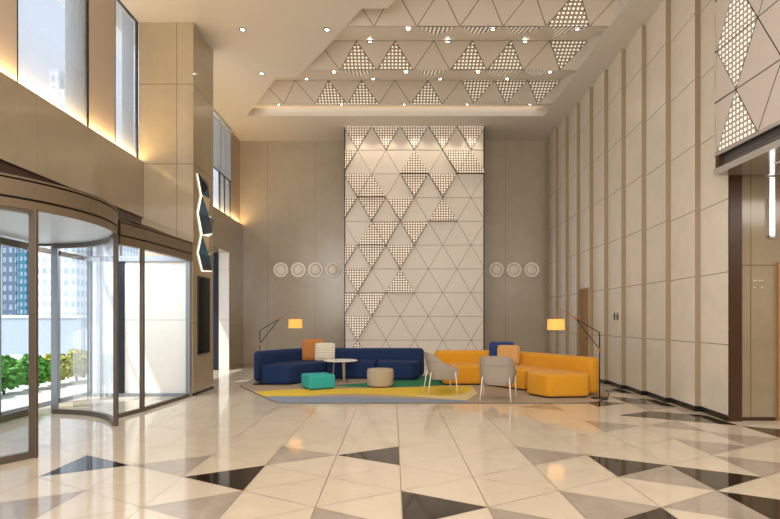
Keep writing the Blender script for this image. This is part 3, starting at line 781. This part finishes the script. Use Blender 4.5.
tower(124, 134, 104, 38, MAT['tower_a'], 'pale broad tower seen in the upper window beside the column', ((.2, .5, 4),))

t = thing('street_wall', 'low pale street wall behind the hedge outside the glass entrance', 'wall', (-16.5, 22, 0))
MB().box(-22, -13.2, 22, 22.4, -.02, 1.55).build('wall_body', plain('pale street wall', '#aebac6', .8, noise=.1), t)
MB().box(-22.05, -13.15, 21.95, 22.45, 1.55, 1.65).build('coping', MAT['paving'], t)
# ------------------------------------------------------------------ rug
rug_out = [ground(*p) for p in ((284, 403.6), (277, 402.8), (270, 400.5), (240.5, 386.6), (240.5, 385.3), (258, 377.8), (270, 374.5))]+[(3.9, 13.4), (4.35, 11.8), (4.40, 10.9), (4.25, 10.2), (3.95, 9.55), (3.55, 9.12), (3.2, 9.02)]
mb = MB()
mb.prism(rug_out, .001, .012, 5)
def layer(pxs, z, mi): mb.face([(*ground(*p), z) for p in pxs], mi)
def inset(poly, d):
    c = (sum(p[0] for p in poly)/len(poly), sum(p[1] for p in poly)/len(poly)); return [(p[0]+(c[0]-p[0])*d, p[1]+(c[1]-p[1])*d) for p in poly]
mb.face([(x, y, .0125) for x, y in inset(rug_out, .006)], 0)
layer([(270.5, 400), (279, 402.8), (285, 403.4), (466, 403.4), (470, 401.6), (420, 399.6), (380, 398.2), (345, 397.2), (310, 397.6), (264, 397)], .0135, 1)
layer([(264, 397), (254, 392.4), (300, 389.4), (345, 389.3), (380, 388.5), (410, 388), (440, 386.5), (472, 386.3), (478, 394), (466, 401.2), (430, 398.5), (400, 396.2), (360, 394.4), (330, 395), (300, 396.8)], .0140, 2)
layer([(410, 394.5), (425, 396.2), (445, 396.8), (462, 395.3), (470, 391.5), (472, 387.5), (477.5, 394), (466, 401), (440, 399.4), (420, 397.4)], .0145, 4)
layer([(332, 385.9), (352, 384.6), (390, 381.5), (428, 375.6), (440, 375.6), (446, 385.8), (420, 387), (380, 388.2), (350, 387.4)], .0145, 3)
for f in list(mb.bm.faces): pass
rug = mb.build('rug', [MAT['rug_tan'], MAT['rug_blue'], MAT['rug_yellow'], MAT['rug_green'], MAT['rug_cream'], MAT['rug_dark']])
tag(rug, 'large shaped rug with grey blue, yellow, green and taupe areas under the lounge seating', 'rug')
RZ = .0158

# ------------------------------------------------------------------ sofas
def thick(path, w):
    n = len(path); L, R = [], []
    for i, p in enumerate(path):
        a = path[max(i-1, 0)]; b = path[min(i+1, n-1)]
        d1 = Vector((p[0]-a[0], p[1]-a[1])) if i else None; d2 = Vector((b[0]-p[0], b[1]-p[1])) if i < n-1 else None
        if d1 is None: d1 = d2
        if d2 is None: d2 = d1
        d1 = d1.normalized(); d2 = d2.normalized(); n1 = Vector((-d1.y, d1.x)); n2 = Vector((-d2.y, d2.x)); nn = (n1+n2).normalized(); k = w/max(.5, nn.dot(n1))
        L.append((p[0]+nn.x*k, p[1]+nn.y*k)); R.append((p[0]-nn.x*k, p[1]-nn.y*k))
    return L+R[::-1]
def smoothpath(path, it=2):
    for _ in range(it):
        o = [path[0]]
        for a, b in zip(path, path[1:]): o += [(a[0]*.75+b[0]*.25, a[1]*.75+b[1]*.25), (a[0]*.25+b[0]*.75, a[1]*.25+b[1]*.75)]
        path = o+[path[-1]]
    return path
def roundpoly(poly, r=.1, n=5):
    out = []; m = len(poly)
    for i in range(m):
        p = Vector(poly[i]); a = Vector(poly[i-1]); b = Vector(poly[(i+1) % m])
        d1 = (a-p); d2 = (b-p); k = min(r, d1.length*.45, d2.length*.45); s = p+d1.normalized()*k; e = p+d2.normalized()*k
        for j in range(n+1):
            t = j/n; q = s*(1-t)**2+p*2*t*(1-t)+e*t*t; out.append((q.x, q.y))
    return out
def sweep(mbx, path, w, z0, z1, b):
    "upholstered wall: rounded section carried along a path, with rounded ends"
    P = [Vector(p) for p in path]; n = len(P); st = []
    def nrm(i):
        d = (P[min(i+1, n-1)]-P[max(i-1, 0)]).normalized(); return Vector((-d.y, d.x))
    d0 = (P[0]-P[1]).normalized(); d1 = (P[-1]-P[-2]).normalized()
    for j in range(6, 0, -1):
        t = math.pi/2*j/6; st.append((P[0]+d0*w*.8*math.sin(t), nrm(0), max(.02, math.cos(t))))
    for i in range(n): st.append((P[i], nrm(i), 1))
    for j in range(1, 7):
        t = math.pi/2*j/6; st.append((P[-1]+d1*w*.8*math.sin(t), nrm(n-1), max(.02, math.cos(t))))
    prof = []; k = 5
    for cx, cz, a0 in ((w-b, z1-b, 0), (-w+b, z1-b, 90), (-w+b, z0+b, 180), (w-b, z0+b, 270)):
        for j in range(k+1):
            a = math.radians(a0+90*j/k); prof.append((cx+b*math.cos(a), cz+b*math.sin(a)))
    zm = (z0+z1)/2; rings = []
    for c, nn, sc in st:
        vs = 1-.30*(1-sc)
        rings.append([mbx.bm.verts.new((c.x+nn.x*u*sc, c.y+nn.y*u*sc, zm+(z-zm)*vs)) for u, z in prof])
    m = len(prof)
    for A, B in zip(rings, rings[1:]):
        for i in range(m): mbx.bm.faces.new((A[i], A[(i+1) % m], B[(i+1) % m], B[i]))
    mbx.bm.faces.new(rings[0][::-1]); mbx.bm.faces.new(rings[-1])
def sofa(name, label, base, back, seats, mat):
    t = thing(name, label, 'sofa', (*base, RZ))
    back = [(x*.988, y-.14) for x, y in back]; seats = [[(x*.988, y-.15) for x, y in s_] for s_ in seats]
    z0 = RZ+.022
    bp_ = smoothpath(back, 3)
    bk = MB(); sweep(bk, bp_, .125, z0, .735, .09); bk.build('backrest', mat, t, smooth=True)
    for s in seats:
        q = MB(); q.rprism(roundpoly(s, .08, 5), z0, .445, .045); q.build('seat', mat, t, smooth=True)
        c = (sum(p[0] for p in s)/len(s), sum(p[1] for p in s)/len(s))
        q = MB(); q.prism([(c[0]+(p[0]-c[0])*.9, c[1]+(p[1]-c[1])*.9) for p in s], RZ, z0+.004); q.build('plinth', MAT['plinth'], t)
    return t
sofa('corner_sofa', 'long navy blue corner sofa with low curved backrest', (-1.2, 13, ),
     [(-3.12, 12.1), (-2.62, 13.1), (-2.25, 13.42), (-1.7, 13.42), (.10, 13.42), (.70, 13.38)],
     [[(-2.95, 11.62), (-2.30, 11.60), (-1.66, 12.72), (-1.68, 13.38), (-2.3, 13.40), (-2.75, 12.85)],
      [(-1.65, 12.78), (-.42, 12.78), (-.42, 13.38), (-1.65, 13.38)],
      [(-.40, 12.62), (-.28, 12.50), (.46, 12.50), (.66, 12.72), (.62, 13.34), (-.40, 13.36)]], MAT['sofa_blue'])
sofa('corner_sofa', 'long mustard yellow corner sofa with low curved backrest', (2.3, 12),
     [(1.10, 12.45), (2.3, 12.45), (2.72, 12.35), (2.95, 12.02), (3.35, 11.2), (3.88, 10.12)],
     [[(1.12, 11.62), (1.98, 11.60), (2.02, 12.40), (1.12, 12.40)],
      [(2.0, 11.60), (2.40, 11.05), (2.70, 10.66), (3.34, 11.0), (3.24, 11.22), (2.9, 11.9), (2.65, 12.3), (2.04, 12.38)],
      [(2.60, 10.12), (2.86, 9.66), (3.66, 9.74), (3.77, 10.0), (3.36, 10.97), (2.74, 10.64)]], MAT['sofa_yellow'])

def cushion(label, loc, rz, tilt, w, h, mat, th=.13):
    bmx = MB(); n = 12; bmx.nofix = False
    grid = {}
    for side in (1, -1):
        for i in range(n+1):
            for j in range(n+1):
                u, v = i/n*2-1, j/n*2-1
                e = max(abs(u), abs(v))
                pinch = 1-.05*(abs(u)*abs(v))**2*0-.04*(1-abs(u))*(abs(v) > .99)-.04*(1-abs(v))*(abs(u) > .99)
                d = side*th/2*(max(0, (1-u**4)*(1-v**4)))**.45
                if e > .999 and side == -1: grid[(side, i, j)] = grid[(1, i, j)]; continue
                cu = u*(1-.06*abs(v)**6); cv = v*(1-.06*abs(u)**6)
                grid[(side, i, j)] = bmx.bm.verts.new((cu*w/2, d, h/2+cv*h/2))
        for i in range(n):
            for j in range(n):
                try: bmx.bm.faces.new([grid[(side, a, b)] for a, b in ((i, j), (i+1, j), (i+1, j+1), (i, j+1))])
                except ValueError: pass
    o = bmx.build('cushion', mat, None, smooth=True, local=True)
    o.location = loc; o.rotation_euler = (tilt, 0, rz)
    return tag(o, label, 'cushion')
cushion('square orange cushion leaning in the corner of the blue sofa', (-1.99, 12.90, .452), .12, -.18, .53, .53, MAT['cush_orange'])
cushion('cream striped cushion leaning on the blue sofa beside the orange one', (-1.68, 12.76, .450), -.06, -.2, .50, .45, MAT['cush_cream'])
cushion('navy blue cushion standing behind the tan one on the yellow sofa', (2.50, 11.96, .45), -.1, -.10, .57, .50, MAT['cush_navy'])
cushion('tan cushion standing in the corner of the yellow sofa', (2.58, 11.66, .452), -.35, -.16, .50, .44, MAT['cush_tan'])

# ------------------------------------------------------------------ poufs, table, chairs, lamps
t = thing('pouf', 'low square teal pouf with rounded edges on the rug', 'pouf', (-1.58, 10.97, RZ), math.radians(29), world=False)
q = MB(); q.rprism(roundpoly([(-.285, -.285), (.285, -.285), (.285, .285), (-.285, .285)], .06), .012, .30, .045); q.build('cushion_body', MAT['teal'], t, smooth=True, local=True)
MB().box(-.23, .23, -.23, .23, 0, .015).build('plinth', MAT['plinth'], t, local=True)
t = thing('pouf', 'round beige drum pouf on the green part of the rug', 'pouf', (-.275, 11.27, RZ), world=False)
q = MB(); q.lathe([(.001, .012), (.26, .012), (.282, .03), (.288, .06), (.288, .33), (.28, .362), (.255, .38), (.001, .384)], 0, 0, 48); q.build('cushion_body', MAT['pouf'], t, smooth=True, local=True)
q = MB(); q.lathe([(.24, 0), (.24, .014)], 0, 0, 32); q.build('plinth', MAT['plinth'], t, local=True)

t = thing('side_table', 'round white side table on three flat legs in front of the blue sofa', 'table', (-1.22, 12.12, RZ), world=False)
q = MB(); q.lathe([(.001, .475), (.37, .475), (.392, .487), (.392, .497), (.385, .503), (.001, .503)], 0, 0, 56); q.build('table_top', MAT['table'], t, smooth=True, local=True)
for k, a in enumerate((math.radians(200), math.radians(300), math.radians(70))):
    q = MB(); c, s = math.cos(a), math.sin(a)
    P = lambda r, w: (c*r-s*w, s*r+c*w)
    lo = [P(.20, -.02), P(.20, .02), P(.185, .02), P(.185, -.02)]; hi = [P(.17, -.038), P(.17, .038), P(.155, .038), P(.155, -.038)]
    v0 = [q.bm.verts.new((*p_, 0)) for p_ in lo]; v1 = [q.bm.verts.new((*p_, .476)) for p_ in hi]
    q.bm.faces.new(v0[::-1]); q.bm.faces.new(v1)
    for i in range(4): q.bm.faces.new((v0[i], v0[(i+1) % 4], v1[(i+1) % 4], v1[i]))
    q.build('leg', MAT['table_leg'], t, local=True)
q = MB(); q.lathe([(.001, 0), (.2, 0), (.2, .01), (.001, .012)], 0, 0, 32); q.build('base_plate', MAT['table_leg'], t, local=True)

def armchair(label, loc, rz):
    "faces local +Y"
    t = thing('armchair', label, 'chair', loc, rz, 'grey tub armchairs', world=False)
    W, D0, D1, R = .31, -.28, .27, .19
    path = [(-W, D1), (-W, .1), (-W, -.05)]
    for i in range(1, 8):
        a = math.pi+math.pi/2*i/8; path.append((-W+R+R*math.cos(a), D0+R+R*math.sin(a)))
    path += [(-.08, D0), (.08, D0)]
    for i in range(1, 8):
        a = 1.5*math.pi+math.pi/2*i/8; path.append((W-R+R*math.cos(a), D0+R+R*math.sin(a)))
    path += [(W, -.05), (W, .1), (W, D1)]
    n = len(path); rows = 9; zb = .27
    def top(p):
        f = (p[1]-D0)/(D1-D0)   # 0 at the back, 1 at the front of the arms
        c = -.035*(min(1, abs(p[0])/.31))**3
        if f < .66: k = max(0, f-.07)/.59; k = k*k*(3-2*k); return .80+c-.225*k
        return .575+c-.03*(f-.66)/.34
    def pt(p, k, th):
        z = zb+(top(p)-zb)*k
        s = .80+.20*min(1, (z-zb)/.22)**.6
        x, y = p[0]*s, p[1]*s
        lean = max(0, z-.45)*.22*max(0, 1-(p[1]-D0)/.35); y -= lean
        r = Vector((x, y+.02)); l = r.length; r = r*(1-th/l)
        return (r.x, r.y, z)
    q = MB(); g0, g1 = [], []
    for p in path:
        g0.append([q.bm.verts.new(pt(p, k/rows, 0)) for k in range(rows+1)])
        g1.append([q.bm.verts.new(pt(p, k/rows, .045)) for k in range(rows+1)])
    for i in range(n-1):
        for k in range(rows):
            q.bm.faces.new((g0[i][k], g0[i+1][k], g0[i+1][k+1], g0[i][k+1])); q.bm.faces.new((g1[i][k], g1[i][k+1], g1[i+1][k+1], g1[i+1][k]))
        q.bm.faces.new((g0[i][rows], g0[i+1][rows], g1[i+1][rows], g1[i][rows])); q.bm.faces.new((g0[i][0], g1[i][0], g1[i+1][0], g0[i+1][0]))
    for i in (0, n-1):
        for k in range(rows): q.bm.faces.new((g0[i][k], g0[i][k+1], g1[i][k+1], g1[i][k]))
    sh = q.build('shell', MAT['chair'], t, smooth=True, local=True)
    q = MB(); q.tube([(x*1.004, y-.002, z) for x, y, z in [pt(p, (.62-zb)/(top(p)-zb), -.001) for p in path if top(p) > .66]], .004, 6); q.build('seam', plain('chair seam', '#857a70', .9), sh, local=True)
    q = MB(); q.rprism(roundpoly([(-.21, -.18), (.21, -.18), (.265, .27), (-.265, .27)], .08), .27, .345, .02); q.build('seat_pan', MAT['chair'], t, smooth=True, local=True)
    q = MB(); q.rprism(roundpoly([(-.25, -.19), (.25, -.19), (.262, .29), (-.262, .29)], .09), .335, .44, .035); q.build('seat_cushion', MAT['chair'], t, smooth=True, local=True)
    for sx in (-1, 1):
        for sy, yy, dy in ((-1, -.225, -.085), (1, .21, .05)):
            q = MB(); q.tube([(sx*(.27 if sy < 0 else .30), yy+dy, 0), (sx*(.235 if sy < 0 else .29), yy+dy*.25, .42)], .0105, 8); q.build('leg', MAT['white_metal'], t, local=True)
    return t
armchair('grey tub armchair seen from behind, in front of the yellow sofa', (1.90, 9.44, RZ), math.radians(-19))
armchair('grey tub armchair turned sideways at the left end of the yellow sofa', (.96, 10.34, RZ), math.radians(-84))

def lamp(label, loc, sgn, zfloor):
    t = thing('floor_lamp', label, 'lamp', (loc[0], loc[1], zfloor), 0, world=False)
    q = MB(); q.lathe([(.001, 0), (.15, 0), (.155, .006), (.15, .014), (.02, .018), (.001, .018)], 0, 0, 32); q.build('base', MAT['black'], t, smooth=True, local=True)
    q = MB(); q.tube([(0, 0, .01), (0, 0, 1.20)], .012, 8); q.build('pole', MAT['black'], t, local=True)
    q = MB(); q.tube([(0, 0, .83), (0, 0, .93)], .019, 10); q.build('joint', MAT['joint'], t, local=True)
    J = (sgn*.44, 0, 1.46)
    q = MB(); q.tube([(0, 0, 1.20), J], .009, 8); q.build('arm', MAT['black'], t, local=True)
    q = MB(); q.tube([(0, 0, .90), J], .009, 8); q.build('strut', MAT['black'], t, local=True)
    q = MB(); q.tube([(J[0]-sgn*.03, 0, J[2]-.018), (J[0]+sgn*.03, 0, J[2]+.018)], .018, 8); q.build('joint', MAT['joint'], t, local=True)
    q = MB(); q.tube([J, (sgn*.70, 0, 1.625), (sgn*.74, 0, 1.635), (sgn*.78, 0, 1.61), (sgn*.80, 0, 1.55), (sgn*.80, 0, 1.42)], .006, 8); q.build('hook_rod', MAT['joint'], t, local=True)
    cx = sgn*.80
    q = MB(); q.lathe([(.155, 1.255), (.150, 1.45), (.146, 1.45), (.151, 1.255)], cx, 0, 40, close=True); q.lathe([(.001, 1.44), (.148, 1.44)], cx, 0, 24)
    q.build('lamp_shade', MAT['shade'], t, smooth=True, local=True)
    l = bpy.data.lights.new('lamp_bulb', 'POINT'); l.energy = .5; l.color = (1, .72, .4); l.shadow_soft_size = .14
    b = bpy.data.objects.new('lamp_bulb', l); COL.objects.link(b); b.location = (loc[0]+cx, loc[1], zfloor+1.33)
lamp('black arc floor lamp with amber drum shade at the left end of the blue sofa', (-2.98, 11.62), 1, RZ)
lamp('black arc floor lamp with amber drum shade at the right end of the yellow sofa', (3.79, 9.54), -1, RZ)

# ------------------------------------------------------------------ light
def area(name, loc, rot, sx, sy, e, col):
    l = bpy.data.lights.new(name, 'AREA'); l.shape = 'RECTANGLE'; l.size = sx; l.size_y = sy; l.energy = e; l.color = col
    o = bpy.data.objects.new(name, l); COL.objects.link(o); o.location = loc; o.rotation_euler = rot; return o
WARM = (1, .95, .87)
area('hall_fill', (0, 3.2, 7.0), (0, 0, 0), 6, 4.5, 190, WARM)  # added fill from above, out of view
area('hall_fill', (-.5, -3.6, 4.2), (math.radians(98), 0, 0), 9, 5, 680, (1, .96, .91))  # added fill from behind the camera to lift the walls
# hidden lines of light on the ledge under the upper windows
for y0, y1, e in ((4.4, 9.85, 58), (11.1, 16.4, 48)):
    area('ledge_light', (-4.805, (y0+y1)/2, ZB1+.012), (math.pi, 0, 0), .05, y1-y0, e, (1, .68, .32))
# wall washers over the feature wall
for k in range(5):
    l = bpy.data.lights.new('wall_washer', 'SPOT'); l.energy = 24; l.color = (1, .84, .62); l.spot_size = math.radians(80); l.spot_blend = .8; l.shadow_soft_size = .03
    o = bpy.data.objects.new('wall_washer', l); COL.objects.link(o); o.location = (-.99+.82*k, 14.78, 7.08); o.rotation_euler = (math.radians(22), 0, 0)
# cove in the recess
area('cove_light', (.2, 14.40, 7.36), (math.radians(20), 0, 0), 7.6, .05, 2.5, WARM)

area('vestibule_daylight_fill', (-5.0, 8.95, 2.92), (0, 0, 0), 1.4, 1.6, 48, (.93, .97, 1))  # unseen lamp added to bring daylight into the vestibule
area('lobby_fill', (6.8, 5.2, 3.45), (0, 0, 0), 2, 2, 60, WARM)  # added lamp out of view, brightens the lobby stone
sun = bpy.data.lights.new('sun', 'SUN'); sun.energy = 4.0; sun.angle = .02; sun.color = (1, .97, .92)
so = bpy.data.objects.new('sun', sun); COL.objects.link(so); so.rotation_euler = (math.radians(32), 0, math.radians(-45))
w = bpy.data.worlds.new('sky'); S.world = w; w.use_nodes = True; nt = w.node_tree; bg = nt.nodes['Background']
tc = N(nt, 'ShaderNodeTexCoord'); sp = N(nt, 'ShaderNodeSeparateXYZ'); nt.links.new(tc.outputs['Generated'], sp.inputs[0])
rp = N(nt, 'ShaderNodeValToRGB'); rp.color_ramp.elements[0].position = .0; rp.color_ramp.elements[0].color = (.80, .86, .93, 1)
rp.color_ramp.elements[1].position = .6; rp.color_ramp.elements[1].color = (.62, .71, .84, 1)
nt.links.new(sp.outputs[2], rp.inputs[0]); nt.links.new(rp.outputs[0], bg.inputs[0]); bg.inputs[1].default_value = 1.1

# ------------------------------------------------------------------ camera
cam = bpy.data.cameras.new('camera'); co = bpy.data.objects.new('camera', cam); COL.objects.link(co)
co.location = (0, 0, CAMH); co.rotation_euler = (math.radians(90), 0, 0)
cam.sensor_width = 36; cam.lens = 36*F/780; cam.shift_x = -3/780; cam.shift_y = 60.5/780; cam.clip_end = 400
S.camera = co
for o in list(bpy.data.objects):
    if '_base' in o: del o['_base']
S.view_settings.view_transform = 'Standard'; S.view_settings.look = 'None'; S.view_settings.exposure = .26
S.cycles.use_denoising = True; S.cycles.max_bounces = 8; S.cycles.diffuse_bounces = 4; S.cycles.sample_clamp_indirect = 6
